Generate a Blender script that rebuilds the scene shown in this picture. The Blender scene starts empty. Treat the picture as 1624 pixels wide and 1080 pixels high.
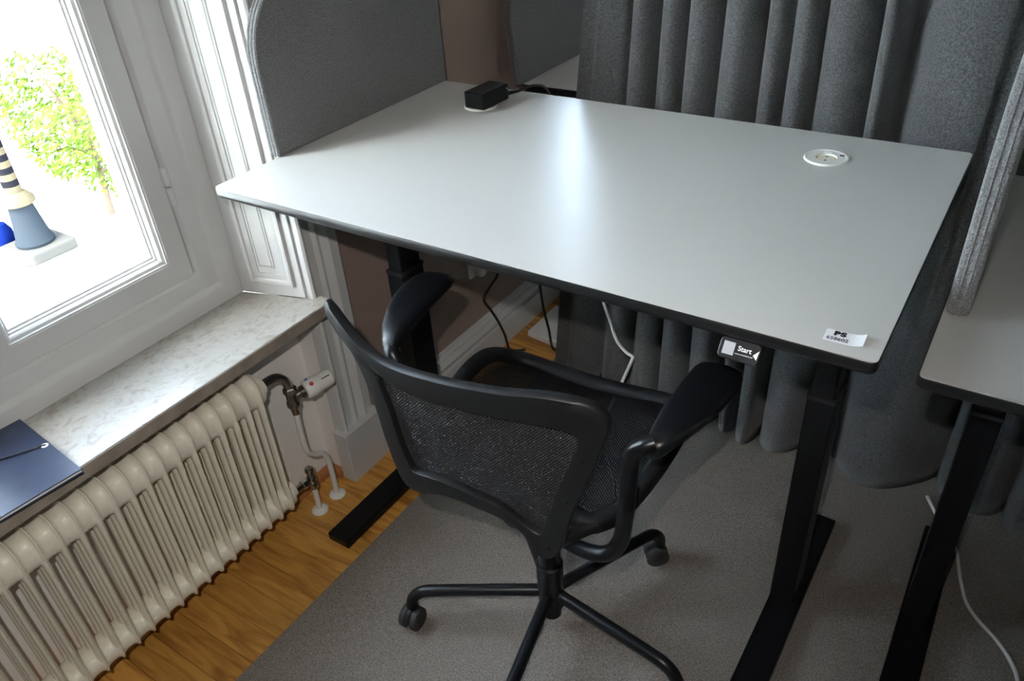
import bpy, bmesh, math, random
from mathutils import Vector, Matrix
random.seed(7)
S = bpy.context.scene
COL = S.collection

# ------------------------------------------------------------------ camera
cam_d = bpy.data.cameras.new('camera'); cam = bpy.data.objects.new('camera', cam_d); COL.objects.link(cam)
cam.location = (1.28038, -.84629, 1.51623)
cam.rotation_euler = (.971157, .0611065, .580346)
cam_d.sensor_width = 36.0; cam_d.lens = 1253.0 / 1624 * 36; cam_d.clip_start = .02; cam_d.clip_end = 300
S.camera = cam
# ------------------------------------------------------------------ world, sun, flash, exposure
W = bpy.data.worlds.new('sky'); S.world = W; W.use_nodes = True
wn = W.node_tree.nodes; bg = wn['Background']
sky = wn.new('ShaderNodeTexSky'); sky.sky_type = 'NISHITA'; sky.sun_disc = False
sky.sun_elevation = math.radians(50); sky.sun_rotation = math.radians(180); sky.dust_density = 2.5; sky.air_density = 1.0
hsv = wn.new('ShaderNodeHueSaturation'); hsv.inputs['Saturation'].default_value = .58
W.node_tree.links.new(sky.outputs[0], hsv.inputs['Color']); W.node_tree.links.new(hsv.outputs[0], bg.inputs[0]); bg.inputs[1].default_value = 3.1
sun_d = bpy.data.lights.new('sun', 'SUN'); sun = bpy.data.objects.new('sun', sun_d); COL.objects.link(sun)
sun_d.energy = 5.0; sun_d.angle = .009; sun_d.color = (1, .95, .87)
sun.location = (3, -12, 15)
sun.rotation_euler = Vector((.14, -.62, .77)).to_track_quat('Z', 'Y').to_euler()
# the photographer's flash, just above the lens
fl_d = bpy.data.lights.new('camera_flash', 'SPOT'); fl = bpy.data.objects.new('camera_flash', fl_d); COL.objects.link(fl)
fl.location = (1.235, -.90, 1.66); fl_d.energy = 23.0; fl_d.shadow_soft_size = .012; fl_d.color = (1, .95, .88)
fl_d.spot_size = math.radians(104); fl_d.spot_blend = 1.0
fl.rotation_euler = (Vector((1.235, -.90, 1.66)) - Vector((.18, .0, .33))).to_track_quat('Z', 'Y').to_euler()
S.view_settings.view_transform = 'Standard'; S.view_settings.look = 'None'
S.view_settings.gamma = 1; S.view_settings.use_curve_mapping = False
S.view_settings.exposure = 1.0

# ------------------------------------------------------------------ materials
MATS = {}
def mat(name, color, rough=.5, metal=0, spec=.5, bump=None, var=None, sheen=0, coat=0):
    """bump=(scale,strength)  var=(scale, color2, contrast_lo, contrast_hi, detail)"""
    m = bpy.data.materials.new(name); m.use_nodes = True
    nt = m.node_tree; b = nt.nodes['Principled BSDF']
    b.inputs['Base Color'].default_value = (*color, 1); b.inputs['Roughness'].default_value = rough
    b.inputs['Metallic'].default_value = metal; b.inputs['Specular IOR Level'].default_value = spec
    if sheen: b.inputs['Sheen Weight'].default_value = sheen; b.inputs['Sheen Roughness'].default_value = .5
    if coat: b.inputs['Coat Weight'].default_value = coat
    tc = nt.nodes.new('ShaderNodeTexCoord')
    if var:
        n = nt.nodes.new('ShaderNodeTexNoise'); n.inputs['Scale'].default_value = var[0]; n.inputs['Detail'].default_value = var[4] if len(var) > 4 else 3
        nt.links.new(tc.outputs['Object'], n.inputs['Vector'])
        r = nt.nodes.new('ShaderNodeValToRGB'); r.color_ramp.elements[0].position = var[2]; r.color_ramp.elements[1].position = var[3]
        r.color_ramp.elements[0].color = (*color, 1); r.color_ramp.elements[1].color = (*var[1], 1)
        nt.links.new(n.outputs[0], r.inputs[0]); nt.links.new(r.outputs[0], b.inputs['Base Color'])
    if bump:
        n2 = nt.nodes.new('ShaderNodeTexNoise'); n2.inputs['Scale'].default_value = bump[0]; n2.inputs['Detail'].default_value = 4
        nt.links.new(tc.outputs['Object'], n2.inputs['Vector'])
        bp = nt.nodes.new('ShaderNodeBump'); bp.inputs['Strength'].default_value = bump[1]; bp.inputs['Distance'].default_value = .002
        nt.links.new(n2.outputs[0], bp.inputs['Height']); nt.links.new(bp.outputs[0], b.inputs['Normal'])
    MATS[name] = m; return m

mat('white_paint', (.60, .60, .595), .32, bump=(40, .03))
mat('niche_paint', (.82, .79, .77), .6)
mat('brown_wall', (.31, .228, .195), .75, bump=(120, .15))
mat('ceiling_white', (.8, .79, .77), .8)
mat('room_wall', (.62, .58, .54), .8)
mat('desk_white', (.57, .56, .535), .33, spec=.5)
mat('edge_black', (.012, .012, .013), .35)
mat('steel_black', (.005, .005, .006), .42, spec=.25)
mat('chair_plastic', (.011, .0112, .012), .42, spec=.4)
mat('chair_gloss', (.006, .0065, .008), .33, spec=.4)
mat('seat_rim', (.007, .0072, .008), .6, spec=.25)
mat('rubber', (.03, .03, .032), .6)
mat('socket_white', (.82, .81, .78), .35)
mat('socket_inner', (.86, .83, .72), .4)
mat('brass', (.75, .55, .28), .35, metal=1)
mat('dark_hole', (.01, .01, .012), .7)
mat('cable_black', (.012, .012, .012), .45)
mat('cable_white', (.72, .72, .72), .4)
mat('radiator_enamel', (.84, .785, .67), .36, spec=.5)
mat('pipe_white', (.78, .76, .72), .35)
mat('chrome', (.45, .42, .38), .25, metal=1)
mat('chrome_bright', (.75, .74, .72), .15, metal=1)
mat('red_mark', (.6, .05, .06), .5)
mat('blue_mark', (.08, .12, .4), .5)
mat('print_dark', (.012, .013, .03), .6)
mat('print_light', (.8, .8, .82), .5)
mat('label_white', (.84, .84, .86), .45)
mat('patch_grey', (.42, .42, .44), .6)
mat('panel_black', (.02, .021, .024), .25)
mat('ring_white', (.85, .85, .9), .3)
mat('felt_dark', (.085, .086, .088), .95, spec=.15, var=(420, (.22, .22, .222), .35, .68, 4), bump=(700, .5), sheen=.25)
mat('felt_flash_lit', (.19, .19, .192), .95, spec=.15, var=(420, (.38, .38, .382), .35, .68, 4), bump=(500, .8), sheen=.3)  # paler copy of the dark screen felt, flash brightness put into its colour
mat('curtain_felt', (.070, .0715, .074), .95, spec=.1, var=(300, (.16, .162, .166), .33, .68, 5), bump=(600, .35), sheen=.25)
mat('carpet_pile', (.13, .116, .10), 1.0, spec=.05, var=(330, (.30, .274, .243), .32, .68, 6), bump=(420, .9))
mat('skirting_wood', (.40, .16, .055), .4)
mat('paving', (.62, .61, .58), .9, var=(1.5, (.7, .69, .66), .4, .6, 3))
mat('leaf', (.05, .10, .014), 1.0, spec=0, var=(6, (.16, .21, .04), .35, .65, 2))
mat('bark', (.09, .06, .04), .9)
mat('post_grey', (.018, .022, .028), 1.0, spec=0)
mat('post_dark', (.008, .008, .011), 1.0, spec=0)
mat('post_cream', (.08, .065, .042), 1.0, spec=0)
mat('stone_grey', (.055, .053, .05), 1.0, spec=0)
mat('blue_plastic', (.003, .009, .07), 1.0, spec=0)

def stone_mat():
    m = bpy.data.materials.new('sill_stone'); m.use_nodes = True; nt = m.node_tree; b = nt.nodes['Principled BSDF']
    tc = nt.nodes.new('ShaderNodeTexCoord')
    n1 = nt.nodes.new('ShaderNodeTexNoise'); n1.inputs['Scale'].default_value = 40; n1.inputs['Detail'].default_value = 7; n1.inputs['Distortion'].default_value = 1.6
    mp = nt.nodes.new('ShaderNodeMapping'); mp.inputs['Scale'].default_value = (1.0, .75, 1)
    nt.links.new(tc.outputs['Object'], mp.inputs[0]); nt.links.new(mp.outputs[0], n1.inputs['Vector'])
    r = nt.nodes.new('ShaderNodeValToRGB'); e = r.color_ramp.elements
    e[0].position = .28; e[0].color = (.27, .235, .20, 1); e[1].position = .46; e[1].color = (.355, .335, .30, 1)
    x = e.new(.60); x.color = (.39, .38, .355, 1); x = e.new(.72); x.color = (.33, .29, .25, 1)
    nt.links.new(n1.outputs[0], r.inputs[0]); nt.links.new(r.outputs[0], b.inputs['Base Color'])
    b.inputs['Roughness'].default_value = .28; b.inputs['Specular IOR Level'].default_value = .6
    MATS['sill_stone'] = m
stone_mat()
def wood_mat():
    m = bpy.data.materials.new('oak_plank'); m.use_nodes = True; nt = m.node_tree; b = nt.nodes['Principled BSDF']
    tc = nt.nodes.new('ShaderNodeTexCoord'); oi = nt.nodes.new('ShaderNodeObjectInfo')
    add = nt.nodes.new('ShaderNodeVectorMath'); add.operation = 'ADD'
    sc = nt.nodes.new('ShaderNodeMath'); sc.operation = 'MULTIPLY'; sc.inputs[1].default_value = 37
    nt.links.new(oi.outputs['Random'], sc.inputs[0]); nt.links.new(tc.outputs['Object'], add.inputs[0]); nt.links.new(sc.outputs[0], add.inputs[1])
    mp = nt.nodes.new('ShaderNodeMapping'); mp.inputs['Scale'].default_value = (5, 38, 38)
    nt.links.new(add.outputs[0], mp.inputs[0])
    n = nt.nodes.new('ShaderNodeTexNoise'); n.inputs['Scale'].default_value = 1; n.inputs['Detail'].default_value = 6; n.inputs['Distortion'].default_value = 1.2
    nt.links.new(mp.outputs[0], n.inputs['Vector'])
    r = nt.nodes.new('ShaderNodeValToRGB'); e = r.color_ramp.elements
    e[0].position = .32; e[0].color = (.37, .155, .026, 1); e[1].position = .62; e[1].color = (.70, .36, .078, 1)
    nt.links.new(n.outputs[0], r.inputs[0])
    hs = nt.nodes.new('ShaderNodeHueSaturation'); mr = nt.nodes.new('ShaderNodeMapRange')
    mr.inputs[3].default_value = .78; mr.inputs[4].default_value = 1.15
    nt.links.new(oi.outputs['Random'], mr.inputs[0]); nt.links.new(mr.outputs[0], hs.inputs['Value']); nt.links.new(r.outputs[0], hs.inputs['Color'])
    nt.links.new(hs.outputs[0], b.inputs['Base Color']); b.inputs['Roughness'].default_value = .33
    MATS['oak_plank'] = m
wood_mat()
def folder_mat():
    m = mat('folder_navy', (.016, .024, .055), .33, spec=.6, var=(22, (.026, .036, .07), .35, .65, 6), bump=(60, .12)); return m
folder_mat()
def glass_mat():
    m = bpy.data.materials.new('window_glass'); m.use_nodes = True; nt = m.node_tree
    for n in list(nt.nodes):
        if n.type == 'BSDF_PRINCIPLED': nt.nodes.remove(n)
    out = nt.nodes['Material Output']; tr = nt.nodes.new('ShaderNodeBsdfTransparent'); gl = nt.nodes.new('ShaderNodeBsdfGlossy')
    tr.inputs[0].default_value = (.93, .95, .94, 1); gl.inputs['Roughness'].default_value = .0
    lw = nt.nodes.new('ShaderNodeLayerWeight'); lw.inputs['Blend'].default_value = .5      # Schlick reflectance, the same from both sides
    pw = nt.nodes.new('ShaderNodeMath'); pw.operation = 'POWER'; pw.inputs[1].default_value = 5; nt.links.new(lw.outputs['Facing'], pw.inputs[0])
    fr = nt.nodes.new('ShaderNodeMath'); fr.operation = 'MULTIPLY_ADD'; fr.inputs[1].default_value = .9; fr.inputs[2].default_value = .025; nt.links.new(pw.outputs[0], fr.inputs[0])
    mx = nt.nodes.new('ShaderNodeMixShader'); nt.links.new(fr.outputs[0], mx.inputs[0])
    nt.links.new(tr.outputs[0], mx.inputs[1]); nt.links.new(gl.outputs[0], mx.inputs[2]); nt.links.new(mx.outputs[0], out.inputs[0])
    MATS['window_glass'] = m
glass_mat()
def net_mat(name, color, pitch, hole, spec):
    """woven net: a grid of threads with open holes, in metres of the UV map"""
    m = bpy.data.materials.new(name); m.use_nodes = True; nt = m.node_tree; b = nt.nodes['Principled BSDF']; out = nt.nodes['Material Output']
    b.inputs['Base Color'].default_value = (*color, 1); b.inputs['Roughness'].default_value = .45; b.inputs['Specular IOR Level'].default_value = spec
    uv = nt.nodes.new('ShaderNodeUVMap'); sp = nt.nodes.new('ShaderNodeSeparateXYZ'); nt.links.new(uv.outputs[0], sp.inputs[0])
    def wave(o, ph):
        a = nt.nodes.new('ShaderNodeMath'); a.operation = 'MULTIPLY'; a.inputs[1].default_value = 2 * math.pi / pitch; nt.links.new(o, a.inputs[0])
        s = nt.nodes.new('ShaderNodeMath'); s.operation = 'SINE'; nt.links.new(a.outputs[0], s.inputs[0]); return s.outputs[0]
    mu = nt.nodes.new('ShaderNodeMath'); mu.operation = 'MULTIPLY'; nt.links.new(wave(sp.outputs[0], 0), mu.inputs[0]); nt.links.new(wave(sp.outputs[1], 0), mu.inputs[1])
    gt = nt.nodes.new('ShaderNodeMath'); gt.operation = 'GREATER_THAN'; gt.inputs[1].default_value = hole; nt.links.new(mu.outputs[0], gt.inputs[0])
    bp = nt.nodes.new('ShaderNodeBump'); bp.inputs['Strength'].default_value = .7; bp.inputs['Distance'].default_value = .0012
    nt.links.new(mu.outputs[0], bp.inputs['Height']); nt.links.new(bp.outputs[0], b.inputs['Normal'])
    tr = nt.nodes.new('ShaderNodeBsdfTransparent'); mx = nt.nodes.new('ShaderNodeMixShader')
    nt.links.new(gt.outputs[0], mx.inputs[0]); nt.links.new(b.outputs[0], mx.inputs[1]); nt.links.new(tr.outputs[0], mx.inputs[2]); nt.links.new(mx.outputs[0], out.inputs[0])
    MATS[name] = m
net_mat('back_net', (.032, .033, .036), .0056, .58, .4)
net_mat('seat_net', (.005, .0052, .006), .0056, .62, .12)

# ------------------------------------------------------------------ geometry helpers
def crom(pts, n, closed=False):
    P = [Vector(q) for q in pts]; N = len(P); out = []
    segs = N if closed else N - 1
    for i in range(segs):
        if closed: p0, p1, p2, p3 = P[(i - 1) % N], P[i], P[(i + 1) % N], P[(i + 2) % N]
        else: p0, p1, p2, p3 = P[max(i - 1, 0)], P[i], P[i + 1], P[min(i + 2, N - 1)]
        for k in range(n):
            t = k / n
            out.append(.5 * ((2 * p1) + (p2 - p0) * t + (2 * p0 - 5 * p1 + 4 * p2 - p3) * t * t + (3 * p1 - p0 - 3 * p2 + p3) * t ** 3))
    if not closed: out.append(P[-1])
    return out

class MB:
    def __init__(s): s.v = []; s.f = []
    def add(s, v, f):
        o = len(s.v); s.v += [tuple(q) for q in v]; s.f += [tuple(i + o for i in q) for q in f]; return s
    def box(s, x0, x1, y0, y1, z0, z1):
        return s.add([(x0, y0, z0), (x1, y0, z0), (x1, y1, z0), (x0, y1, z0), (x0, y0, z1), (x1, y0, z1), (x1, y1, z1), (x0, y1, z1)],
                     [(0, 3, 2, 1), (4, 5, 6, 7), (0, 1, 5, 4), (1, 2, 6, 5), (2, 3, 7, 6), (3, 0, 4, 7)])
    def prism(s, poly, lo, hi, fn=None):
        """poly of 2D points counter-clockwise, extruded lo..hi; fn maps (u,v,w)->xyz"""
        fn = fn or (lambda u, v, w: (u, v, w)); n = len(poly)
        v = [fn(a, b, lo) for a, b in poly] + [fn(a, b, hi) for a, b in poly]
        return s.add(v, [tuple(range(n - 1, -1, -1)), tuple(range(n, 2 * n))] + [(i, (i + 1) % n, n + (i + 1) % n, n + i) for i in range(n)])
    def loft(s, rings, caps=True, closed=False):
        n = len(rings[0]); m = len(rings); v = [q for r in rings for q in r]; f = []
        for j in range(m if closed else m - 1):
            k = (j + 1) % m
            for i in range(n): f.append((j * n + i, j * n + (i + 1) % n, k * n + (i + 1) % n, k * n + i))
        if caps and not closed: f += [tuple(range(n - 1, -1, -1)), tuple(range((m - 1) * n, m * n))]
        return s.add(v, f)
    def tube(s, path, r, seg=12, closed=False, caps=True):
        P = [Vector(q) for q in path]; n = len(P); rings = []; up = None
        for i in range(n):
            if closed: t = P[(i + 1) % n] - P[(i - 1) % n]
            else: t = P[min(i + 1, n - 1)] - P[max(i - 1, 0)]
            t.normalize()
            if up is None: up = Vector((0, 0, 1)) if abs(t.z) < .9 else Vector((1, 0, 0))
            x = up.cross(t); x.normalize(); y = t.cross(x); up = y
            rr = r[i] if isinstance(r, (list, tuple)) else r
            rings.append([P[i] + (x * math.cos(a) + y * math.sin(a)) * rr for a in [2 * math.pi * k / seg for k in range(seg)]])
        return s.loft(rings, caps, closed)
    def lathe(s, prof, seg=32, o=(0, 0, 0), axis=(0, 0, 1), caps=True):
        o = Vector(o); ax = Vector(axis).normalized(); q = Vector((0, 0, 1)).rotation_difference(ax)
        rings = [[o + q @ Vector((r * math.cos(2 * math.pi * k / seg), r * math.sin(2 * math.pi * k / seg), h)) for k in range(seg)] for r, h in prof]
        return s.loft(rings, caps)
    def ring(s, rect, prof, fn):
        """mitred rectangular frame; prof = closed list of (inset, height); fn(u,v,h)->xyz"""
        u0, u1, v0, v1 = rect; n = len(prof); rings = []
        for cu, cv, su, sv in ((u0, v0, 1, 1), (u1, v0, -1, 1), (u1, v1, -1, -1), (u0, v1, 1, -1)):
            rings.append([fn(cu + su * d, cv + sv * d, h) for d, h in prof])
        return s.loft(rings, False, True)
    def build(s, name, m, parent=None, smooth=False, bevel=0, bseg=2, angle=40, recalc=True):
        me = bpy.data.meshes.new(name); me.from_pydata(s.v, [], s.f); me.materials.append(MATS[m])
        if recalc:
            b = bmesh.new(); b.from_mesh(me); bmesh.ops.recalc_face_normals(b, faces=b.faces); b.to_mesh(me); b.free()
        o = bpy.data.objects.new(name, me); COL.objects.link(o)
        if parent: o.parent = parent
        if smooth:
            for p in me.polygons: p.use_smooth = True
            me.set_sharp_from_angle(angle=math.radians(angle))
        if bevel:
            md = o.modifiers.new('bevel', 'BEVEL'); md.width = bevel; md.segments = bseg; md.limit_method = 'ANGLE'; md.angle_limit = math.radians(35)
        return o

def tag(o, label=None, cat=None, group=None, kind=None):
    if label: o['label'] = label
    if cat: o['category'] = cat
    if group: o['group'] = group
    if kind: o['kind'] = kind
    return o
def empty(name, loc=(0, 0, 0), rz=0):
    o = bpy.data.objects.new(name, None); o.location = loc; o.rotation_euler = (0, 0, rz); COL.objects.link(o); o.empty_display_size = .05; return o
def structure(o, label, cat):
    return tag(o, label, cat, kind='structure')
def text_part(name, s, size, m, parent, loc, rot, bold=0, extrude=.0001, align='CENTER', sx=1.0):
    cu = bpy.data.curves.new(name, 'FONT'); cu.body = s; cu.size = size; cu.extrude = extrude; cu.offset = bold; cu.align_x = align; cu.align_y = 'CENTER'
    t = bpy.data.objects.new(name + '_tmp', cu); COL.objects.link(t)
    dg = bpy.context.evaluated_depsgraph_get(); me = bpy.data.meshes.new_from_object(t.evaluated_get(dg)); me.name = name
    bpy.data.objects.remove(t)
    me.materials.clear(); me.materials.append(MATS[m])
    o = bpy.data.objects.new(name, me); COL.objects.link(o); o.parent = parent; o.location = loc; o.rotation_euler = rot; o.scale = (sx, 1, 1); return o

# ================================================================== THE ROOM
XW = -.062                     # face of the left wall
ZS = .584                     # top of the window sill
# floor: slab, oak planks, carpet
floor = structure(MB().box(-.32, 4.5, -3.2, 3.4, -.2, -.014).build('floor', 'skirting_wood'), 'oak plank floor showing between radiator and grey carpet', 'floor')
pl = None
y = -1.12
while y < 2.2:
    if pl is None:
        pl = MB().box(-.115, .62, .0006, .0698, -.014, 0).build('plank', 'oak_plank', floor, bevel=.0012, bseg=1); o = pl
    else:
        o = bpy.data.objects.new('plank', pl.data); COL.objects.link(o); o.parent = floor
        md = o.modifiers.new('bevel', 'BEVEL'); md.width = .0012; md.segments = 1; md.limit_method = 'ANGLE'
    o.location = (0, y, 0); y += .07
cm = MB()
def carpet_z(x, yy): return .0085 + .0006 * math.sin(9 * x + 4 * yy) * math.sin(7 * yy - 3 * x)
nx, ny = 40, 60
ring_top = [[(.172 + (4.45 - .172) * i / nx, -3.15 + 6.5 * j / ny, carpet_z(.172 + 4.3 * i / nx, -3.15 + 6.5 * j / ny)) for i in range(nx + 1)] for j in range(ny + 1)]
cv = [q for r in ring_top for q in r]; cf = [(j * (nx + 1) + i, j * (nx + 1) + i + 1, (j + 1) * (nx + 1) + i + 1, (j + 1) * (nx + 1) + i) for j in range(ny) for i in range(nx)]
cm.add(cv, cf)
for j in range(ny):
    a, b_ = ring_top[j][0], ring_top[j + 1][0]
    cm.add([a, b_, (b_[0] - .002, b_[1], .0005), (a[0] - .002, a[1], .0005)], [(0, 1, 2, 3)])
tag(cm.build('carpet', 'carpet_pile', None, smooth=True, angle=40), 'grey short pile carpet under the chair and desk legs', 'carpet')
structure(MB().box(-.32, 4.6, -3.3, 3.5, 2.9, 3.0).build('ceiling', 'ceiling_white'), 'plain white ceiling above the office', 'ceiling')
structure(MB().box(4.5, 4.6, -3.3, 3.5, -.2, 2.9).build('wall_right', 'room_wall'), 'plain wall on the far right side of the room', 'wall')
structure(MB().box(-.32, 4.5, 3.4, 3.5, -.2, 2.9).build('wall_back', 'room_wall'), 'plain wall behind the grey curtain', 'wall')
structure(MB().box(-.32, 4.5, -3.3, -3.2, -.2, 2.9).build('wall_front', 'room_wall'), 'plain wall behind the photographer', 'wall')
wl = MB()
W2 = (1.38, 2.55)
wl.box(-.32, XW, .196, W2[0], -.2, 2.9).box(-.32, XW, W2[0], W2[1], -.2, .62).box(-.32, XW, W2[0], W2[1], 2.4, 2.9).box(-.32, XW, W2[1], 3.4, -.2, 2.9)
wl.box(-.32, XW, -1.08, .196, 2.26, 2.9).box(-.32, XW, -3.2, -1.08, -.2, 2.9)
structure(wl.build('wall_left', 'brown_wall'), 'brown painted wall beside the window, behind the desk leg', 'wall')
structure(MB().box(-.32, -.115, -1.08, .196, -.2, .552).build('wall_niche', 'niche_paint'), 'pale painted wall behind the radiator under the sill', 'wall')

# splayed window reveals with moulded panels
A = Vector((-.21, .134)); B = Vector((-.043, .183)); U = (B - A).normalized(); L_ = (B - A).length; Nn = Vector((U.y, -U.x))
def reveal(mirror, idx, label):
    my = (lambda yy: -.866 - yy) if mirror else (lambda yy: yy)
    fn = lambda u, v, h: (A.x + U.x * u + Nn.x * h, my(A.y + U.y * u + Nn.y * h), v)
    poly = [(-.32, .12), (-.21, .134), (-.043, .183), (-.043, .1955), (-.32, .1955)]
    r = MB().prism([(a, my(b)) for a, b in poly], ZS, 2.26).build('trim_%d' % idx, 'white_paint')
    structure(r, label, 'window reveal')
    prof = [(0, -.004), (0, .001), (.003, .0065), (.008, .0075), (.013, .006), (.016, .002), (.022, .003), (.030, .002), (.031, -.004)]
    MB().ring((.034, .156, .612, 2.1), prof, fn).build('panel_moulding', 'white_paint', r, smooth=True, angle=25)
    MB().ring((.068, .112, .658, 2.05), [(0, -.004), (0, .0015), (.0035, .0028), (.0045, .0028), (.0046, -.004)], fn).build('panel_bead', 'white_paint', r)
    MB().prism([(.0735, .6635), (.1065, .6635), (.1065, 2.044), (.0735, 2.044)], -.004, .0032, fn).build('panel_field', 'white_paint', r, bevel=.001)
    return r
reveal(False, 1, 'white panelled window reveal beside the desk corner')
reveal(True, 2, 'white panelled window reveal on the far left side of the window')
# casing profile, extruded upwards, with its plinth block
cas = [(-.04, .189), (-.012, .189), (-.004, .191), (0, .195), (0, .199), (-.004, .203), (-.010, .205), (-.016, .207), (-.018, .210), (-.018, .236), (-.013, .239), (-.009, .243), (-.009, .247), (-.015, .252),
       (-.022, .256), (-.022, .262), (-.016, .267), (-.010, .272), (-.007, .276), (-.007, .282), (-.012, .285), (-.012, .306), (-.016, .309), (-.04, .309)]
cas = [(a - .022, b) for a, b in cas]
t3 = MB().prism(cas, .165, 2.36).build('trim_3', 'white_paint', None, smooth=True, angle=30)
structure(t3, 'white moulded window casing between reveal and brown wall', 'casing')
MB().box(-.062, -.016, .180, .314, 0, .158).build('plinth_block', 'white_paint', t3, bevel=.002)
MB().box(-.062, -.012, .176, .318, .158, .168).build('plinth_cap', 'white_paint', t3, bevel=.003)
t4 = MB().prism([(a, -.866 - b) for a, b in cas], 0, 2.36).build('trim_4', 'white_paint', None, smooth=True, angle=30)
structure(t4, 'white moulded window casing on the far side of the window', 'casing')
structure(MB().box(-.115, -.0630, .188, .1955, 0, .552).build('trim_5', 'niche_paint'), 'pale side of the radiator niche behind the pipes', 'niche side')
# window sill in stone
sill = MB().prism([(-.235, -1.0), (.02, -1.0), (.02, .209), (-.0205, .209), (-.0205, .187), (-.046, .180), (-.213, .132), (-.235, .132)], .553, ZS).build('window_sill', 'sill_stone', None, bevel=.0025)
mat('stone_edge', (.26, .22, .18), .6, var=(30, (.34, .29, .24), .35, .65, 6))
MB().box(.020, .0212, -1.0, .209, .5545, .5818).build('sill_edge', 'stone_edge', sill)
structure(sill, 'pale marbled stone window sill above the radiator', 'window sill')
# wooden skirting in the niche
sk = MB().prism([(-.115, 0), (-.098, 0), (-.099, .012), (-.104, .022), (-.115, .027)], -1.05, .188, lambda u, v, w: (u, w, v)).build('baseboard_niche', 'skirting_wood', None, smooth=True)
MB().prism([(.188, 0), (.171, 0), (.172, .012), (.177, .022), (.188, .027)], -.115, -.063, lambda u, v, w: (w, u, v)).build('skirting_return', 'skirting_wood', sk, smooth=True)
structure(sk, 'brown wooden quarter round skirting behind the radiator', 'skirting')
bb = [(XW, 0), (-.022, 0), (-.022, .082), (-.024, .086), (-.030, .088), (-.030, .094), (-.023, .099), (-.022, .108), (-.027, .114), (-.036, .118), (-.038, .126), (-.045, .131), (XW, .133)]
structure(MB().prism(bb, .319, 3.39, lambda u, v, w: (u, w, v)).build('baseboard_left', 'white_paint', None, smooth=True, angle=25), 'tall white moulded baseboard along the brown wall', 'baseboard')

# windows
FR = [(0, -.30), (0, -.204), (.036, -.204), (.042, -.207), (.046, -.212), (.050, -.2145), (.082, -.2145), (.087, -.216), (.092, -.221), (.094, -.226), (.0945, -.30)]
SA = [(0, -.285), (0, -.2245), (.0035, -.2205), (.049, -.2205), (.051, -.2225), (.0535, -.2225), (.0545, -.226), (.060, -.229), (.0625, -.233), (.0635, -.239), (.0665, -.2405), (.0675, -.246), (.071, -.248), (.072, -.285)]
yz = lambda u, v, h: (h, u, v)
def window(idx, y0, y1, z0, z1, meet, label, dx=0.0):
    w = empty('window_%d' % idx, (dx, (y0 + y1) / 2, z0)); oy, oz = (y0 + y1) / 2, z0
    fn = lambda u, v, h: (h, u - oy, v - oz)
    structure(w, label, 'window')
    MB().ring((y0, y1, z0, z1), FR, fn).build('window_frame', 'white_paint', w, smooth=True, angle=28)
    ins = .097
    for (a, b) in ((meet + .001, y1 - ins), (y0 + ins, meet - .001)):
        s = MB().ring((a, b, z0 + ins - .006, z1 - ins), SA, fn).build('sash', 'white_paint', w, smooth=True, angle=22)
        MB().box(-.262, -.257, a + .069 - oy, b - .069 - oy, ins + .063, z1 - z0 - ins - .069).build('pane', 'window_glass', s)
        MB().box(-.279, -.274, a + .069 - oy, b - .069 - oy, ins + .063, z1 - z0 - ins - .069).build('pane', 'window_glass', s)
        hy = (b + .004 - oy) if b > meet else (a - .004 - oy)
        for hz in (.26, 1.2):
            for k in (0, 1):
                MB().lathe([(.002, 0), (.0075, .0015), (.0080, .004), (.0080, .038), (.0075, .0405), (.002, .042)], 16, (-.2175, hy, hz + .0445 * k)).build('hinge', 'white_paint', s, smooth=True)
    return w
window(1, -1.0, .134, ZS, 2.26, -.425, 'white casement window with tall panes above the stone sill')
window(2, W2[0], W2[1], .62, 2.4, 2.12, 'second white casement window beyond the felt screen', 0.02)

# ================================================================== OUTSIDE
GZ = -3.2
structure(MB().box(-60, -.32, -40, 60, GZ - .3, GZ).build('ground', 'paving'), 'bright sunlit paving outside the window', 'pavement')
post = tag(empty('lamp_post', (-9.66, 3.50, GZ)), 'grey cast lamp post with striped shaft on a stone plinth outside', 'lamp post')
MB().prism([(-.36, -.36), (.26, -.36), (.36, -.26), (.36, .36), (-.36, .36)], 0, .16).build('plinth', 'stone_grey', post, bevel=.03)
MB().lathe([(.24, .16), (.25, .2), (.22, .26), (.18, .5), (.15, .72)], 20).build('flared_base', 'post_grey', post, smooth=True)
MB().lathe([(.15, .72), (.21, .74), (.21, .80), (.16, .86), (.12, .9)], 20).build('collar', 'post_cream', post, smooth=True)
zz = .9
for k in range(8):
    MB().lathe([(.105, zz), (.105, zz + .085)], 20).build('shaft_band', 'post_cream' if k % 2 == 0 else 'post_dark', post, smooth=True); zz += .085
MB().lathe([(.09, zz), (.11, zz + .05), (.075, zz + .12), (.06, zz + 2.6)], 20).build('shaft', 'post_grey', post, smooth=True)
tag(MB().lathe([(.04, 0), (.10, .02), (.15, .12), (.15, .28), (.10, .38), (.03, .41)], 20, (-10.19, 3.33, GZ)).build('blue_bag', 'blue_plastic', None, smooth=True), 'small blue rounded object at the foot of the lamp post', 'bag')
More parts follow.
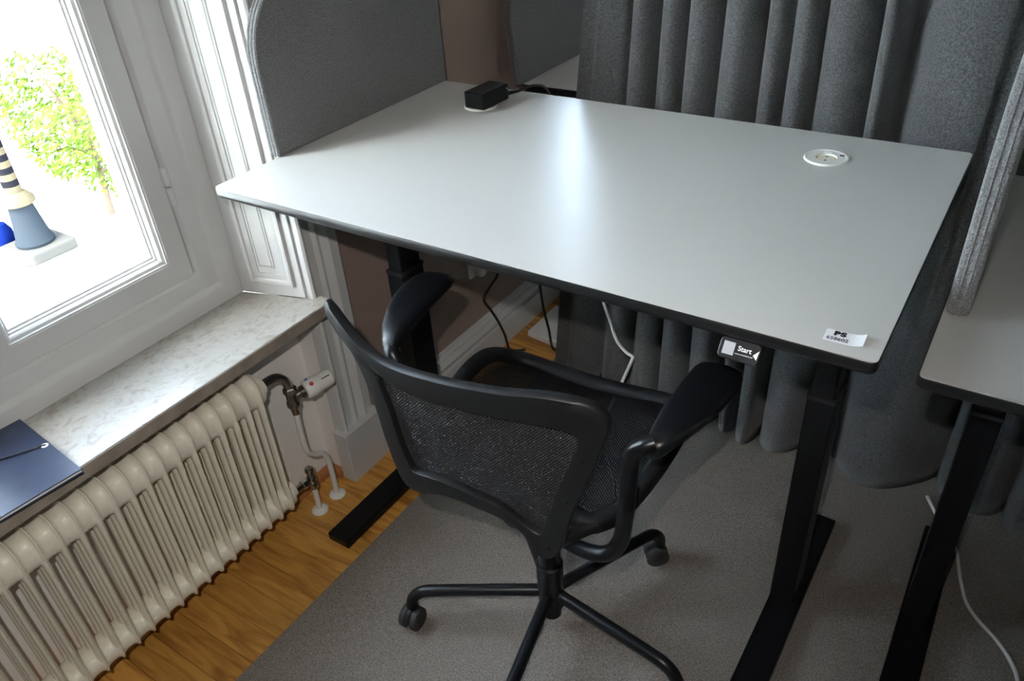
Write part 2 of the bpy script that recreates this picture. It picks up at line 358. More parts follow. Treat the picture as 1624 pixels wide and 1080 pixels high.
# leafy tree: trunk and branches, foliage as one mass of leaves
tree = tag(empty('street_tree', (-9.9, 4.75, GZ)), 'sunlit green leafy tree seen through the window pane', 'tree')
tm = MB().tube([(0, 0, 0), (.05, .02, .6), (.0, .1, 1.2), (.1, -.2, 1.8), (.05, -.3, 2.2)], [.06, .05, .04, .03, .015], 8)
for k in range(7):
    a = k * 2.4; h = .6 + .18 * k
    tm.tube([(.03, .05, h), (.25 * math.cos(a), .25 * math.sin(a), h + .15), (.5 * math.cos(a), .5 * math.sin(a), h + .2)], [.03, .02, .008], 6)
tm.build('trunk', 'bark', tree, smooth=True)
lv = MB()
for k in range(5200):
    while True:
        q = Vector((random.uniform(-1, 1), random.uniform(-1, 1), random.uniform(-1, 1)))
        if q.length < 1 and q.length > random.random() * .9: break
    h = q.z
    c = Vector((q.x * .8, q.y * .85 - .35 * h, 1.35 + 1.15 * h))
    if math.sin(c.x * 3.1 + 1) * math.sin(c.y * 3.7) * math.sin(c.z * 3.3 + .6) < -.12: continue
    n = Vector((random.gauss(0, 1), random.gauss(0, 1), random.gauss(.6, 1))).normalized(); u = n.orthogonal().normalized(); w_ = n.cross(u); s = random.uniform(.035, .07)
    lv.add([c - u * s, c - w_ * s * .45 + n * s * .12, c + u * s, c + w_ * s * .45 + n * s * .12], [(0, 1, 2, 3)])
fo = lv.build('foliage', 'leaf', tree, recalc=False); fo['kind'] = 'stuff'

# ================================================================== RADIATOR
RX = -.030; PITCH = .0365; HD = .041; ZT = .462; ZB = .133
rad = tag(empty('radiator', (RX, -.04, 0)), 'cream enamelled column radiator under the stone sill', 'radiator')
def se(hx, hz, n=20, ex=2.6):
    o = []
    for k in range(n):
        t = 2 * math.pi * k / n; c, s_ = math.cos(t), math.sin(t)
        o.append((hx * math.copysign(abs(c) ** (2 / ex), c), hz * math.copysign(abs(s_) ** (2 / ex), s_)))
    return o
def header(mb, zc, hx, hz):
    hs = [(.01825, .83, .76), (.0130, .835, .77), (.0090, .85, .79), (.0060, .88, .83), (.0036, .925, .89), (.0018, .97, .96), (.0011, 1.0, 1.01), (.0009, 1.035, 1.06)]
    st = [(-a, b, c) for a, b, c in hs] + hs[::-1]
    mb.loft([[(a, yy, zc + b) for a, b in se(hx * sx, hz * sz)] for yy, sx, sz in st])
sec = MB()
header(sec, ZT, HD, .047); header(sec, ZB, HD * .98, .034)
for k in range(3):
    cx = -HD + .0125 + k * (2 * HD - .025) / 2
    pr = [(.0122, 0), (.0098, .0010), (.0086, .0028), (.0045, .0050), (0, .0055), (-.0045, .0050), (-.0086, .0028), (-.0098, .0010), (-.0122, 0), (-.0098, -.0010), (-.0086, -.0028), (-.0045, -.0050), (0, -.0055), (.0045, -.0050), (.0086, -.0028), (.0098, -.0010)]
    rings = []
    for z_, sc in ((ZB + .012, 1.15), (ZB + .032, 1.15), (ZB + .05, 1.0), (ZT - .058, 1.0), (ZT - .04, 1.15), (ZT - .015, 1.15)):
        rings.append([(cx + a * sc, b * sc, z_) for a, b in pr])
    sec.loft(rings)
s0 = sec.build('section', 'radiator_enamel', rad, smooth=True, angle=35)
for k in range(1, 21):
    o = bpy.data.objects.new('section', s0.data); COL.objects.link(o); o.parent = rad; o.location = (0, -PITCH * k, 0)
for z_ in (ZT - .005, ZB):
    MB().lathe([(.02, .017), (.021, .022), (.021, .034), (.017, .036)], 20, (0, 0, z_), (0, 1, 0)).build('end_plug', 'radiator_enamel', rad, smooth=True)
# upper valve with thermostat head and its feed pipe
tv = tag(empty('thermostat_valve', (RX, .122, 0)), 'white thermostat valve on nickel elbow with bent white feed pipe', 'radiator valve')
ty = -.122
el = crom([(0, -.005 + ty, .456), (0, .015 + ty, .456), (0, .035 + ty, .452), (.004, .052 + ty, .438), (.006, .058 + ty, .418), (.006, .060 + ty, .40)], 6)
MB().tube(el, .0105, 14).build('elbow', 'chrome', tv, smooth=True)
MB().lathe([(.013, 0), (.0165, .003), (.0165, .016), (.013, .019)], 6, (.006, .060 + ty, .392)).build('union_nut', 'chrome', tv, smooth=True)
MB().lathe([(.012, .0), (.014, .004), (.013, .03), (.016, .034), (.016, .044), (.011, .05), (.009, .07)], 16, (.006, .060 + ty, .40), (0, 0, -1)).build('valve_body', 'chrome', tv, smooth=True)
hd = Vector((.30, .93, .10)).normalized(); hb = Vector((.006, .060 + ty, .378))
MB().lathe([(.011, .0), (.012, .022), (.017, .024), (.017, .036)], 16, hb, hd).build('collar', 'chrome', tv, smooth=True)
head = MB().lathe([(.017, .034), (.0235, .037), (.0245, .052), (.0245, .064), (.0225, .068), (.0215, .10), (.020, .106), (.012, .108)], 28, hb, hd).build('thermostat_head', 'socket_white', tv, smooth=True)
sd = hd.cross(Vector((0, 0, 1))).normalized(); ud = sd.cross(hd).normalized()
MB().lathe([(.0, .0), (.0055, .0001), (.005, .0012), (.0, .0014)], 12, hb + hd * .052 + (ud * .8 + sd * .6).normalized() * .0238, (ud * .8 + sd * .6)).build('red_mark', 'red_mark', head)
MB().lathe([(.0, .0), (.0045, .0001), (.004, .0012), (.0, .0014)], 12, hb + hd * .048 + (ud * .98 - sd * .2).normalized() * .0236, (ud * .98 - sd * .2)).build('blue_mark', 'blue_mark', head)
q0 = hb + hd * .078 + (ud * .75 + sd * .66).normalized() * .0222
MB().tube([q0, q0 + hd * .022], .0012, 6).build('scale_line', 'print_dark', head)
pp = crom([(.006, .060 + ty, .345), (.006, .059 + ty, .30), (.004, .060 + ty, .235), (.002, .066 + ty, .200), (0, .085 + ty, .175), (0, .108 + ty, .160), (0, .119 + ty, .135), (0, .122 + ty, .10), (0, .122 + ty, .0)], 6)
MB().tube(pp, .0075, 14).build('feed_pipe', 'pipe_white', tv, smooth=True)
MB().lathe([(.022, .0), (.022, .003), (.016, .007), (.009, .009)], 24).build('floor_collar', 'socket_white', tv, smooth=True)
lvv = tag(empty('return_valve', (RX, .056, 0)), 'small nickel return valve on a short white pipe', 'radiator valve')
MB().tube([(0, -.062, ZB - .015), (0, -.03, .116), (0, -.012, .116)], .009, 12).build('union', 'chrome', lvv, smooth=True)
MB().lathe([(.009, -.034), (.0135, -.031), (.0135, -.018), (.010, -.016)], 6, (0, 0, .116), (0, 1, 0)).build('union_nut', 'chrome_bright', lvv)
MB().lathe([(.010, .082), (.0125, .085), (.0125, .104), (.010, .107), (.012, .122), (.009, .128), (.009, .138), (.0115, .140), (.0115, .150), (.009, .152)], 16).build('valve_body', 'chrome', lvv, smooth=True)
MB().lathe([(.0075, 0), (.0075, .084)], 14).build('return_pipe', 'pipe_white', lvv, smooth=True)
MB().lathe([(.022, .0), (.022, .003), (.016, .007), (.009, .009)], 24).build('floor_collar', 'socket_white', lvv, smooth=True)

# folder on the sill
fd = tag(empty('folder', (-.08, -.43, ZS), math.radians(-5)), 'navy blue elastic folder lying over the sill edge', 'folder')
MB().box(-.121, .121, -.32, 0, .0, .0035).build('back_cover', 'folder_navy', fd, bevel=.0008)
MB().box(-.119, .119, -.318, -.003, .0035, .0085).build('papers', 'label_white', fd)
fc = MB(); NXF = 10
for sgn in (0, 1):
    pass
fc.prism([(-.121, -.32), (.121, -.32), (.121, 0), (-.121, 0)], .0085, .0105).build('front_cover', 'folder_navy', fd, bevel=.0008)
MB().lathe([(.0025, 0), (.0062, .0), (.0066, .0012), (.005, .0022), (.003, .002)], 20, (.002, -.009, .0105), caps=False).build('eyelet', 'ring_white', fd, smooth=True)
MB().tube(crom([(.002, -.009, .0125), (-.01, -.04, .0128), (-.045, -.11, .0128), (-.09, -.20, .0128), (-.12, -.26, .012)], 5), .0016, 8).build('elastic_band', 'cable_black', fd, smooth=True)
MB().prism([(.104, -.19), (.118, -.19), (.118, -.155), (.104, -.155)], .0105, .0109).build('label_tab', 'label_white', fd)

# ================================================================== DESKS
DW, DD = 1.2, .731
def rrect(x0, x1, y0, y1, r, n=5):
    o = []
    for cx, cy, a0 in ((x1 - r, y1 - r, 0), (x0 + r, y1 - r, 90), (x0 + r, y0 + r, 180), (x1 - r, y0 + r, 270)):
        for k in range(n + 1):
            a = math.radians(a0 + 90 * k / n); o.append((cx + r * math.cos(a), cy + r * math.sin(a)))
    return o
def desk(loc, h, label, foot0=-.012, leg_x=.083, foot_x=.105):
    d = tag(empty('standing_desk', (loc[0], loc[1], 0)), label, 'desk', 'height adjustable desks')
    T = h - .0012
    # core: black chamfered edge board, white laminate on top
    def inset(i): return rrect(i, DW - i, i, DD - i, max(.009 - i, .002))
    m = MB(); rings = [[(x, y, z) for x, y in inset(i)] for i, z in ((.014, T - .0245), (.005, T - .0205), (.0006, T - .015), (0, T - .0125), (0, T - .001), (.0008, T))]
    m.loft(rings); m.build('edge_board', 'edge_black', d, smooth=True, angle=50)
    MB().prism(inset(.0012), T, h).build('desktop', 'desk_white', d)
    for cx in (leg_x, 1.089):
        lg = MB().box(cx - .025, cx + .025, .358, .438, .03, .595).build('leg', 'steel_black', d, bevel=.003)
        MB().box(cx - .021, cx + .021, .363, .433, .50, h - .05).build('inner_column', 'steel_black', lg, bevel=.003)
        MB().box(cx - .026, cx + .026, .357, .439, .588, .597).build('column_collar', 'edge_black', lg, bevel=.001)
        fx = foot_x if cx < .6 else 1.097
        MB().box(fx - .033, fx + .033, foot0, .648, .012, .035).build('foot', 'steel_black', d, bevel=.003)
        zf = .0 if fx + loc[0] < .17 else .0092
        for fy in (foot0 + .03, .62): MB().lathe([(.012, zf), (.014, zf + .001), (.014, .012)], 16, (fx, fy, 0)).build('foot_pad', 'rubber', d)
        MB().box(cx - .03, cx + .03, .09, .64, h - .052, h - .0258).build('top_bracket', 'steel_black', d, bevel=.002)
    MB().box(.11, 1.06, .375, .42, h - .055, h - .03).build('cross_beam', 'steel_black', d, bevel=.002)
    return d
H1 = .943
d1 = desk((0, 0), H1, 'white topped standing desk with black edge in front of the chair')
H2 = .88; D2 = (1.239, .09)
d2 = desk(D2, H2, 'second white desk at the right, partly outside the picture', leg_x=.104, foot_x=.108)
H3 = .836; D3 = (0.0, 1.085)
d3 = desk(D3, H3, 'white desk behind the curtain, only its corner showing', .13)
# control panel under the front edge of the first desk
cp = empty('control_panel', (1.035, .010, H1 - .022)); cp.parent = d1
cp.name = 'control_panel'
bpy.data.objects.remove(cp)
CPX, CPY = 1.036, -.006
def cpf(u, v, w): # u right, v up on the face, w out of the face ; face tilted towards the user
    a = math.radians(38); return (CPX + u, CPY + .004 - w * math.cos(a) + v * math.sin(a), H1 - .034 + v * math.cos(a) + w * math.sin(a))
pan = MB().prism(rrect(-.027, .027, -.014, .014, .006), -.008, 0, cpf).build('control_panel', 'panel_black', d1, bevel=.001)
MB().box(CPX - .024, CPX + .024, CPY + .020, CPY + .055, H1 - .039, H1 - .0258).build('control_box', 'panel_black', d1, bevel=.002)
MB().prism([(-.0215, -.0085), (-.0065, -.0085), (-.0065, .0085), (-.0215, .0085)], 0, .0003, cpf).build('pale_patch', 'patch_grey', pan)
MB().prism([(.0185, -.0015), (.024, -.0065), (.0255, .0065)], 0, .0003, cpf).build('pointer_mark', 'label_white', pan)
rotp = (math.radians(90 - 38), 0, 0)
text_part('lettering', 'Start', .0092, 'print_light', pan, cpf(.0068, .0025, .0003), rotp, .00018, .00008)
text_part('lettering', 'LINAK.COM/DESKSTART', .0022, 'print_light', pan, cpf(.0072, -.0048, .0003), rotp, .0, .00005)
# inventory sticker on the desk
st = tag(empty('sticker', (1.1525, .036, H1), math.radians(2)), 'small white inventory sticker with number on the desk corner', 'sticker')
def stz(x): return .0004 + (.0045 * ((x - .008) / .016) ** 2 if x > .008 else 0)
sv = []; sf = []
for i in range(13):
    x = -.0235 + .047 * i / 12
    for yy in (-.0135, .0135): sv.append((x, yy, stz(x) * (1.0 if yy > 0 else .8)))
for i in range(12): sf.append((2 * i, 2 * i + 2, 2 * i + 3, 2 * i + 1))
so = MB().add(sv, sf).build('paper', 'label_white', st, recalc=False)
so.modifiers.new('thick', 'SOLIDIFY').thickness = .0002
text_part('lettering', 'P', .0130, 'print_dark', st, (-.0100, .0058, .0007), (0, 0, 0), .0009, .00008)
text_part('lettering', 'S', .0130, 'print_dark', st, (-.0024, .0058, .0007), (0, 0, 0), .0009, .00008)
text_part('number', '658602', .0102, 'print_dark', st, (-.0072, -.0066, .0007), (0, 0, 0), .00008, .00008, sx=.86)

# round power outlets in the desktop
def outlet(x, y, rz, label, detail=True):
    e = tag(empty('desk_outlet', (x, y, H1), rz), label, 'power outlet', 'round outlets in the desktop')
    MB().lathe([(.0185, .0012), (.019, .0030), (.0335, .0030), (.0342, .0040), (.0372, .0042), (.0385, .0030), (.0388, .0002)], 48, caps=False).build('rim', 'socket_white', e, smooth=True, angle=30)
    MB().lathe([(.0008, .0004), (.0174, .0004), (.0182, .0012), (.0187, .0029)], 36, caps=False).build('well', 'socket_inner', e, smooth=True, angle=30)
    for s in (-1, 1):
        MB().box(s * .0155 - .0012, s * .0155 + .0012, -.0022, .0022, .0004, .0026).build('earth_clip', 'brass', e)
        MB().lathe([(.0002, .0005), (.0024, .0005)], 12, (0, s * .0088, 0), caps=False).build('pin_hole', 'dark_hole', e)
    if detail:
        MB().box(-.0085, .0065, .0225, .0255, .0029, .0042).build('button', 'socket_white', e, bevel=.0005)
        MB().box(.0215, .0295, .0125, .0175, .0029, .0034).build('usb_slot', 'dark_hole', e)
    return e
outlet(.976, .600, math.radians(6), 'white round desk outlet with empty socket near the far right corner')
outlet(.205, .600, 0, 'white round desk outlet hidden under the black adapter', False)
# black power adapter plugged in the left outlet, with cable over the rear edge
ad = tag(empty('power_adapter', (.222, .602, H1 + .0045), math.radians(-3)), 'black plug adapter standing on the left desk outlet', 'adapter')
MB().box(-.027, .027, -.047, .047, .004, .040).build('body', 'steel_black', ad, bevel=.003, bseg=3)
MB().lathe([(.017, 0), (.0172, .005)], 24, (-.017, -.002, -.0015)).build('plug_base', 'steel_black', ad, smooth=True)
MB().tube(crom([(.018, .046, .014), (.02, .062, .013), (.026, .082, .011)], 4), [.006, .0058, .0055, .0052, .005, .0045, .004, .0036, .0034], 12).build('strain_relief', 'cable_black', ad, smooth=True)
MB().lathe([(.0015, 0), (.0015, .0006)], 10, (.0272, .040, .030), (1, 0, 0)).build('indicator', 'label_white', ad)
MB().tube(crom([(.026, .082, .011), (.034, .105, .014), (.048, .125, .016), (.066, .139, .008), (.078, .146, -.03), (.08, .15, -.10), (.075, .155, -.22), (.06, .16, -.42)], 6), .0032, 10).build('cable', 'cable_black', ad, smooth=True)

# felt screens on the desks
def screen(loc, y0, y1, hgt, label, lean=0.0, m='felt_dark', R=.167, t=.023):
    s = tag(empty('desk_screen', loc), label, 'screen', 'felt screens on the desks')
    def yy0(z): return y0 - lean * z
    pts = [(y1, -.001 + .001), (y1, hgt)]
    for k in range(13):
        a = math.radians(90 + 90 * k / 12); pts.append((yy0(hgt - R) + R + R * math.cos(a), hgt - R + R * math.sin(a)))
    pts.append((yy0(0), 0))
    fn = lambda u, v, w: (w, u, v)
    MB().prism(pts, -t / 2, t / 2, fn).build('panel', m, s, bevel=.006, bseg=3)
    # stitched seams running round the edge
    edge = [Vector((0, a, b)) for a, b in pts[1:]]
    for dx in (-.0045, .0045):
        MB().tube([q + Vector((dx, 0, 0)) for q in edge], .0011, 6).build('seam', m, s, smooth=True)
    return s
screen((-.0068, 0, H1), .163, .732, .346, 'dark grey felt screen along the left edge of the main desk', t=.028)
screen((D2[0] + .018, D2[1], H2), .170, .731, .346, 'grey felt screen on the desk at the right, coloured paler for the flash', m='felt_flash_lit', t=.030)
screen((-.004, D3[1], H3), -.022, .72, .346, 'dark grey felt screen beyond the brown wall, behind the curtain', lean=.18)

# ================================================================== CURTAIN
folds = [(.43, .508, .836, 1), (.508, .583, .846, 1), (.583, .662, .842, .8), (.662, .75, .826, 1), (.75, .803, .846, 1), (.803, .868, .832, 1), (.868, .982, .838, .75), (.982, 1.036, .822, .9),
         (1.036, 1.31, .815, .85), (1.31, 1.455, .846, 1), (1.455, 1.55, .826, 1), (1.55, 1.62, .848, 1), (1.62, 1.75, .83, .9), (1.75, 1.84, .846, 1), (1.84, 1.97, .83, 1), (1.97, 2.06, .846, 1), (2.06, 2.2, .83, 1), (2.2, 2.32, .84, 1), (2.32, 2.46, .83, 1)]
GR = .905
def cur_y(x, z):
    if x < .43:
        t = (x - .309) / .121; base = .862 + .006 * math.sin(t * 9)
        return base + (GR - base) * max(0, (t - .8) / .2) ** 2 - .006 * math.exp(-((x - .354) / .006) ** 2)
    for x0, x1, pk, sk_ in folds:
        if x0 <= x <= x1:
            t = ((x - x0) / (x1 - x0)) ** sk_; w_ = .55 if x1 - x0 < .2 else .8
            gr = GR if x1 - x0 < .2 else .935
            amp = (1 + .10 * math.sin(3.1 * z + x * 9)) * (1.0 if z > .5 else 1.0 + .12 * (.5 - z))
            return max(gr - (gr - pk) * amp * math.sin(math.pi * t) ** w_, .828 if x > 1.2 else .78)
    return GR
xs = []
x = .309
while x < 2.46: xs.append(x); x += .0042
zs_ = [.018 + 2.6 * k / 44 for k in range(45)]
cm = MB(); v = []; f = []
for z in zs_:
    for x in xs:
        dx = -.10 * max(-.25, min(.93, .93 - z)) * max(0, 1 - (x - .309) / .45)
        dx += .006 * math.sin(2.2 * z + 14 * x)
        v.append((x + dx, cur_y(x, z), z + (.0 if z > .05 else .006 * math.sin(x * 20))))
n = len(xs)
for j in range(len(zs_) - 1):
    for i in range(n - 1): f.append((j * n + i, j * n + i + 1, (j + 1) * n + i + 1, (j + 1) * n + i))
cur = cm.add(v, f).build('curtain', 'curtain_felt', None, smooth=True, angle=80, recalc=False)
cur.modifiers.new('thick', 'SOLIDIFY').thickness = .003
tag(cur, 'long charcoal grey felt curtain hanging behind the desk', 'curtain')

# ================================================================== CABLES, WALL SOCKET, BOX
ws = tag(empty('wall_socket', (XW, .858, .340)), 'white wall socket with plug on the brown wall under the desk', 'wall socket')
MB().prism(rrect(-.04, .04, -.04, .04, .008), 0, .008, lambda u, v, w: (w, u, v)).build('plate', 'socket_white', ws, bevel=.002)
MB().lathe([(.0215, .008), (.021, .026), (.017, .034), (.012, .042), (.007, .044)], 20, (0, 0, -.008), (.86, -.1, -.5)).build('plug', 'socket_white', ws, smooth=True)
def cable(name, pts, r, m, label, sub=6):
    return tag(MB().tube(crom(pts, sub), r, 10).build(name, m, None, smooth=True), label, 'cable')
cable('power_cable', [(.02, .86, .62), (.012, .90, .42), (.0, .892, .305), (.0, .845, .278), (.0, .806, .253), (.0, .838, .195), (.0, .871, .134), (.004, .895, .07), (.015, .905, .008), (.06, .93, .006)], .0042, 'cable_black', 'black cable kinked down the brown wall to the floor')
cable('power_cable', [(.095, .965, .50), (.1, .965, .35), (.1, .973, .248), (.1, .989, .145), (.11, 1.0, .06), (.13, .985, .006), (.17, .96, .016)], .0042, 'cable_black', 'black cable hanging in front of the white box behind the curtain')
cable('power_cable', [(.432, .75, .52), (.437, .75, .45), (.444, .75, .403), (.455, .75, .37), (.465, .75, .346), (.485, .75, .290), (.512, .75, .262), (.533, .75, .253), (.532, .75, .242), (.520, .75, .205), (.502, .75, .152), (.48, .75, .09), (.45, .76, .02), (.40, .78, .015)], .0048, 'cable_white', 'white cable with a sharp bend hanging under the desk')
cable('power_cable', [(1.30, .86, .013), (1.307, .847, .013), (1.333, .801, .013), (1.366, .745, .013), (1.389, .71, .013), (1.402, .66, .013), (1.413, .618, .013), (1.430, .57, .013), (1.453, .538, .013), (1.478, .516, .013), (1.501, .495, .013), (1.525, .463, .013), (1.542, .428, .013), (1.556, .36, .013), (1.56, .25, .013)], .0042, 'cable_white', 'white cable winding over the carpet beside the right desk leg')
bx = tag(empty('flat_box', (.018, 1.01, 0)), 'flat white box on the oak floor behind the curtain edge', 'box')
MB().prism([(0, 0), (.135, -.018), (.16, .19), (.0, .19)], 0, .02).build('tray', 'label_white', bx, bevel=.002)
MB().prism([(.012, .012), (.122, -.003), (.142, .178), (.012, .178)], .02, .022).build('lid', 'label_white', bx, bevel=.001)

# ================================================================== OFFICE CHAIR
TH = 3.0
ch = tag(empty('office_chair', (.68, .065, .0085), math.radians(TH)), 'black office chair with mesh back, loop armrests and five tubular legs', 'chair')
Z0 = -.0085
for k in range(5):
    a = math.radians(65.7 + 72 * k - TH); c, s = math.cos(a), math.sin(a)
    P = lambda r, z: (c * r, s * r, z + Z0)
    path = [P(.015, .124), P(.10, .122), P(.20, .119), P(.262, .116)] + [P(.262 + .045 * math.sin(t), .116 - .045 * (1 - math.cos(t))) for t in [math.radians(q) for q in (15, 30, 45, 60, 75, 90)]] + [P(.307, .058)]
    lg = MB().tube(path, .0132, 16).build('leg', 'chair_gloss', ch, smooth=True)
    # caster: hood and two wheels
    ro = random.uniform(0, 6.28) if k not in (2,) else math.radians(95)
    wx, wy = math.cos(ro), math.sin(ro); off = .016
    cx, cy = c * .307 + wy * 0, s * .307
    for sg in (-1, 1):
        ctr = (cx - wx * .008 + -wy * sg * .014, cy - wy * .008 + wx * sg * .014, .027)
        MB().lathe([(.010, -.0095), (.022, -.0090), (.0262, -.0060), (.0268, 0), (.0262, .0060), (.022, .0090), (.010, .0095)], 24, ctr, (-wy, wx, 0)).build('caster_wheel', 'rubber', lg, smooth=True)
    MB().lathe([(.008, -.004), (.0245, -.0042), (.0245, .0042), (.008, .004)], 20, (cx - wx * .006, cy - wy * .006, .031), (-wy, wx, 0)).build('caster_hood', 'chair_plastic', lg, smooth=True)
MB().lathe([(.024, .078), (.0275, .082), (.0275, .165), (.0285, .17), (.0285, .21), (.025, .214)], 28, (0, 0, Z0)).build('hub', 'chair_gloss', ch, smooth=True)
MB().lathe([(.012, .047), (.020, .05), (.021, .09)], 24, (0, 0, Z0)).build('gas_cylinder', 'steel_black', ch, smooth=True)
MB().lathe([(.0225, .20), (.0225, .42), (.030, .43), (.034, .455)], 28, (0, 0, Z0)).build('column', 'chair_gloss', ch, smooth=True)
MB().box(-.07, .07, -.045, .13, .445, .505).build('tilt_mechanism', 'steel_black', ch, bevel=.012, bseg=3)
for s in (-1, 1):
    MB().tube([(0, .05, .47), (s * .12, .06, .48), (s * .205, .06, .525)], .011, 10).build('seat_support', 'steel_black', ch, smooth=True)
# seat
so_ = [(0, -.125), (.08, -.130), (.125, -.146), (.160, -.150), (.188, -.125), (.21, -.08), (.226, -.01), (.234, .06), (.233, .12), (.223, .168), (.197, .205), (.15, .228), (.08, .238), (0, .24)]
full = so_ + [(-a, b) for a, b in so_[-2:5:-1]] + [(-.205, -.045), (-.185, -.085), (-.15, -.112), (-.09, -.122)]
def sm(t): t = max(0, min(1, t)); return t * t * (3 - 2 * t)
def seat_z(a, b):
    return .530 + .042 * (abs(a) / .23) ** 2 * sm((b + .22) / .36) - .012 * sm((b - .15) / .09) + .012 * sm((-.1 - b) / .1)
outl = crom([Vector((a, b, 0)) for a, b in full], 5, True)
def ring_section(outl, w_, h_, zf, n_in):
    rings = []
    N = len(outl)
    for i, q in enumerate(outl):
        t = (outl[(i + 1) % N] - outl[i - 1]).normalized(); nrm = Vector((t.y, -t.x, 0))   # outward for ccw outline
        z = zf(q.x, q.y)
        pr = [(0, -.25), (0, .25), (-.12, .42), (-.35, .5), (-.7, .46), (-1, .30), (-1, -.2), (-.7, -.42), (-.3, -.5), (-.1, -.42)]
        rings.append([Vector((q.x + nrm.x * a * w_, q.y + nrm.y * a * w_, z + b * h_)) for a, b in pr])
    return rings
MB().loft(ring_section(outl, .030, .034, lambda a, b: seat_z(a, b) - .008, 0), False, True).build('seat_frame', 'seat_rim', ch, smooth=True, angle=60)
def net_patch(name, m, parent, outl, fn, rings_n=14, k=.955, cen=None):
    cen = cen or sum(outl, Vector()) / len(outl); N = len(outl); v = []; f = []; uv = []
    for j in range(rings_n + 1):
        r = k * (j / rings_n)
        for q in outl:
            w_ = cen + (q - cen) * max(r, .004); v.append(fn(w_.x, w_.y)); uv.append((w_.x, w_.y))
    for j in range(rings_n):
        for i in range(N): f.append((j * N + i, j * N + (i + 1) % N, (j + 1) * N + (i + 1) % N, (j + 1) * N + i))
    o = MB().add(v, f).build(name, m, parent, smooth=True, angle=80, recalc=False)
    lay = o.data.uv_layers.new(name='UVMap')
    for l in o.data.loops: lay.data[l.index].uv = uv[l.vertex_index]
    return o
net_patch('seat_net', 'seat_net', ch, outl, lambda a, b: (a, b, seat_z(a, b) - .006 - .018 * (1 - min(1, ((a / .22) ** 2 + ((b - .02) / .22) ** 2)))))
# thin stitched line along the seat
MB().tube(crom([(a, b, seat_z(a, b) - .006 - .018 * (1 - min(1, ((a / .22) ** 2 + ((b - .02) / .22) ** 2))) + .001) for a, b in ((.115, .03), (.15, -.02), (.165, -.05), (.172, -.065))], 5), .0016, 6).build('seam', 'chair_plastic', ch, smooth=True)
# backrest: outline pairs (outer a,z / inner a,z) given for one half
allp = [((0, .852), (0, .807)), ((.055, .855), (.05, .807)), ((.107, .859), (.09, .806)), ((.157, .854), (.125, .803)), ((.184, .842), (.145, .798)), ((.198, .818), (.156, .786)), ((.193, .790), (.153, .768)),
        ((.179, .735), (.139, .727)), ((.157, .671), (.122, .675)), ((.137, .594), (.101, .600)), ((.128, .562), (.097, .593)), ((.110, .540), (.093, .594)), ((.088, .545), (.084, .598)), ((.070, .582), (.062, .610)), ((.035, .603), (.03, .630)),
        ((-.01, .613), (-.01, .640)), ((-.05, .617), (-.05, .647)), ((-.085, .612), (-.085, .649)), ((-.112, .603), (-.108, .648)), ((-.137, .609), (-.118, .650)), ((-.152, .635), (-.125, .664)), ((-.168, .695), (-.136, .700)),
        ((-.180, .753), (-.147, .757)), ((-.198, .806), (-.157, .792)), ((-.222, .842), (-.162, .808)), ((-.256, .862), (-.164, .815)), ((-.280, .884), (-.163, .818)), ((-.272, .899), (-.160, .819)), ((-.243, .884), (-.152, .817)), ((-.207, .862), (-.138, .812)),
        ((-.162, .848), (-.115, .807)), ((-.112, .846), (-.085, .806)), ((-.055, .849), (-.045, .806))]
BR = math.radians(9 - TH)
def bs(a, z):
    t = (z - .55) / .31
    return -.24 + a * a * (.2 + .6 * t)
def toch(a, b, z): return Vector((a * math.cos(BR) - b * math.sin(BR), a * math.sin(BR) + b * math.cos(BR), z - .0085))
oo = crom([Vector((o[0], o[1], 0)) for o, i in allp], 5, True); ii = crom([Vector((i[0], i[1], 0)) for o, i in allp], 5, True)
rings = []
for q, w_ in zip(oo, ii):
    pr = [(0, .0), (.02, .006), (.10, .009), (.5, .009), (.92, .007), (1, .004), (1, -.006), (.95, -.0095), (.5, -.0115), (.07, -.0095), (.01, -.006)]
    rg = []
    for t, d in pr:
        g = q.lerp(w_, t); rg.append(toch(g.x, bs(g.x, g.y) + d, g.y))
    rings.append(rg)
MB().loft(rings, False, True).build('back_frame', 'chair_plastic', ch, smooth=True, angle=38)
net_patch('back_net', 'back_net', ch, ii, lambda a, z: toch(a, bs(a, z) + .001 + .004 * (1 - (a / .16) ** 2), z), 14, 1.04, Vector((0, .71, 0)))
for a, z in ((.165, .752), (.142, .672), (.112, .566)):
    for s in (1,):
        MB().lathe([(.0036, 0), (.0036, .0012), (.0022, .0016)], 12, toch(s * a, bs(a, z) - .0098, z), (math.sin(BR), -math.cos(BR), 0)).build('screw', 'steel_black', ch, smooth=True)
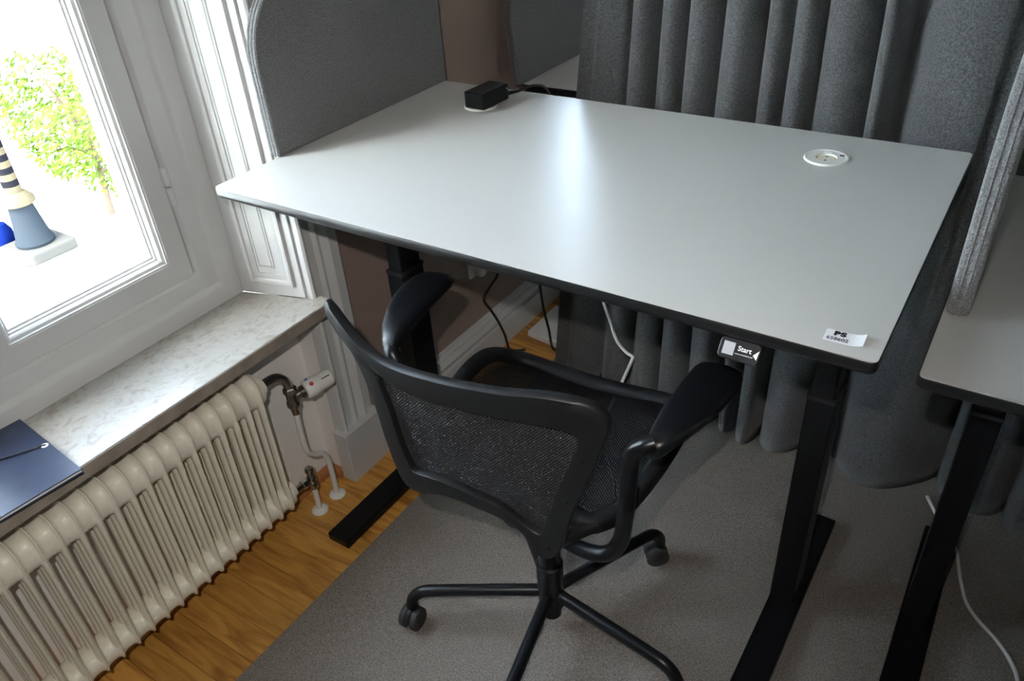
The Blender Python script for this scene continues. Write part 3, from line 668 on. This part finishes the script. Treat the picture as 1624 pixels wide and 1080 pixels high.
# uprights joining the seat frame to the back frame
for s in (-1, 1):
    q = toch(s * .115, bs(.115, .57) + .004, .575 if s > 0 else .618)
    MB().tube(crom([q, q + Vector((0, .022, -.022)), Vector((s * .150, -.165 if s > 0 else -.13, .532)), Vector((s * .172, -.13 if s > 0 else -.09, .530))], 5), .012, 10).build('back_bracket', 'chair_plastic', ch, smooth=True)
# armrests
def arm(s, pad, tube, zt):
    tb = MB().tube(crom(tube, 6), .0142, 16).build('arm_tube', 'chair_gloss', ch, smooth=True)
    # pad: stations along its length  (x_left, x_right, y, z_top, thickness)
    rings = []
    for (xa, xb, yy, zt_, th) in pad:
        cxx = (xa + xb) / 2; hw = (xb - xa) / 2
        rings.append([(cxx + hw * math.copysign(abs(math.cos(t)) ** .75, math.cos(t)), yy, zt_ - (DZ if s > 0 else 0) - th / 2 + th / 2 * math.copysign(abs(math.sin(t)) ** .8, math.sin(t))) for t in [2 * math.pi * k / 20 for k in range(20)]])
    MB().loft(rings).build('armrest', 'chair_gloss', ch, smooth=True, angle=60)
DZ = .010
padR = [(.238, .262, -.112, .722, .022), (.236, .270, -.100, .730, .030), (.234, .284, -.075, .738, .032), (.233, .303, -.035, .742, .030), (.236, .317, .01, .744, .026), (.239, .325, .05, .745, .022), (.243, .324, .085, .745, .019), (.249, .318, .098, .744, .016), (.262, .305, .104, .742, .010)]
arm(1, padR, [(.05, -.09, .455), (.10, -.118, .447), (.150, -.124, .446), (.188, -.124, .462), (.208, -.122, .50), (.214, -.119, .56), (.215, -.113, .62), (.216, -.110, .662), (.222, -.110, .690), (.236, -.108, .706), (.250, -.100, .712)], .74)
padL = [(-.276, -.252, -.082, .722, .022), (-.286, -.250, -.068, .732, .030), (-.306, -.250, -.040, .741, .032), (-.326, -.251, .0, .746, .030), (-.342, -.255, .045, .748, .026), (-.350, -.258, .09, .747, .022), (-.350, -.262, .128, .744, .019), (-.342, -.268, .145, .742, .016), (-.325, -.282, .153, .74, .010)]
arm(-1, padL, [(-.05, -.02, .465), (-.10, -.03, .463), (-.165, -.05, .464), (-.208, -.07, .475), (-.226, -.085, .51), (-.236, -.09, .56), (-.240, -.09, .62), (-.242, -.085, .662), (-.246, -.082, .690), (-.256, -.079, .706), (-.264, -.072, .712)], .74)
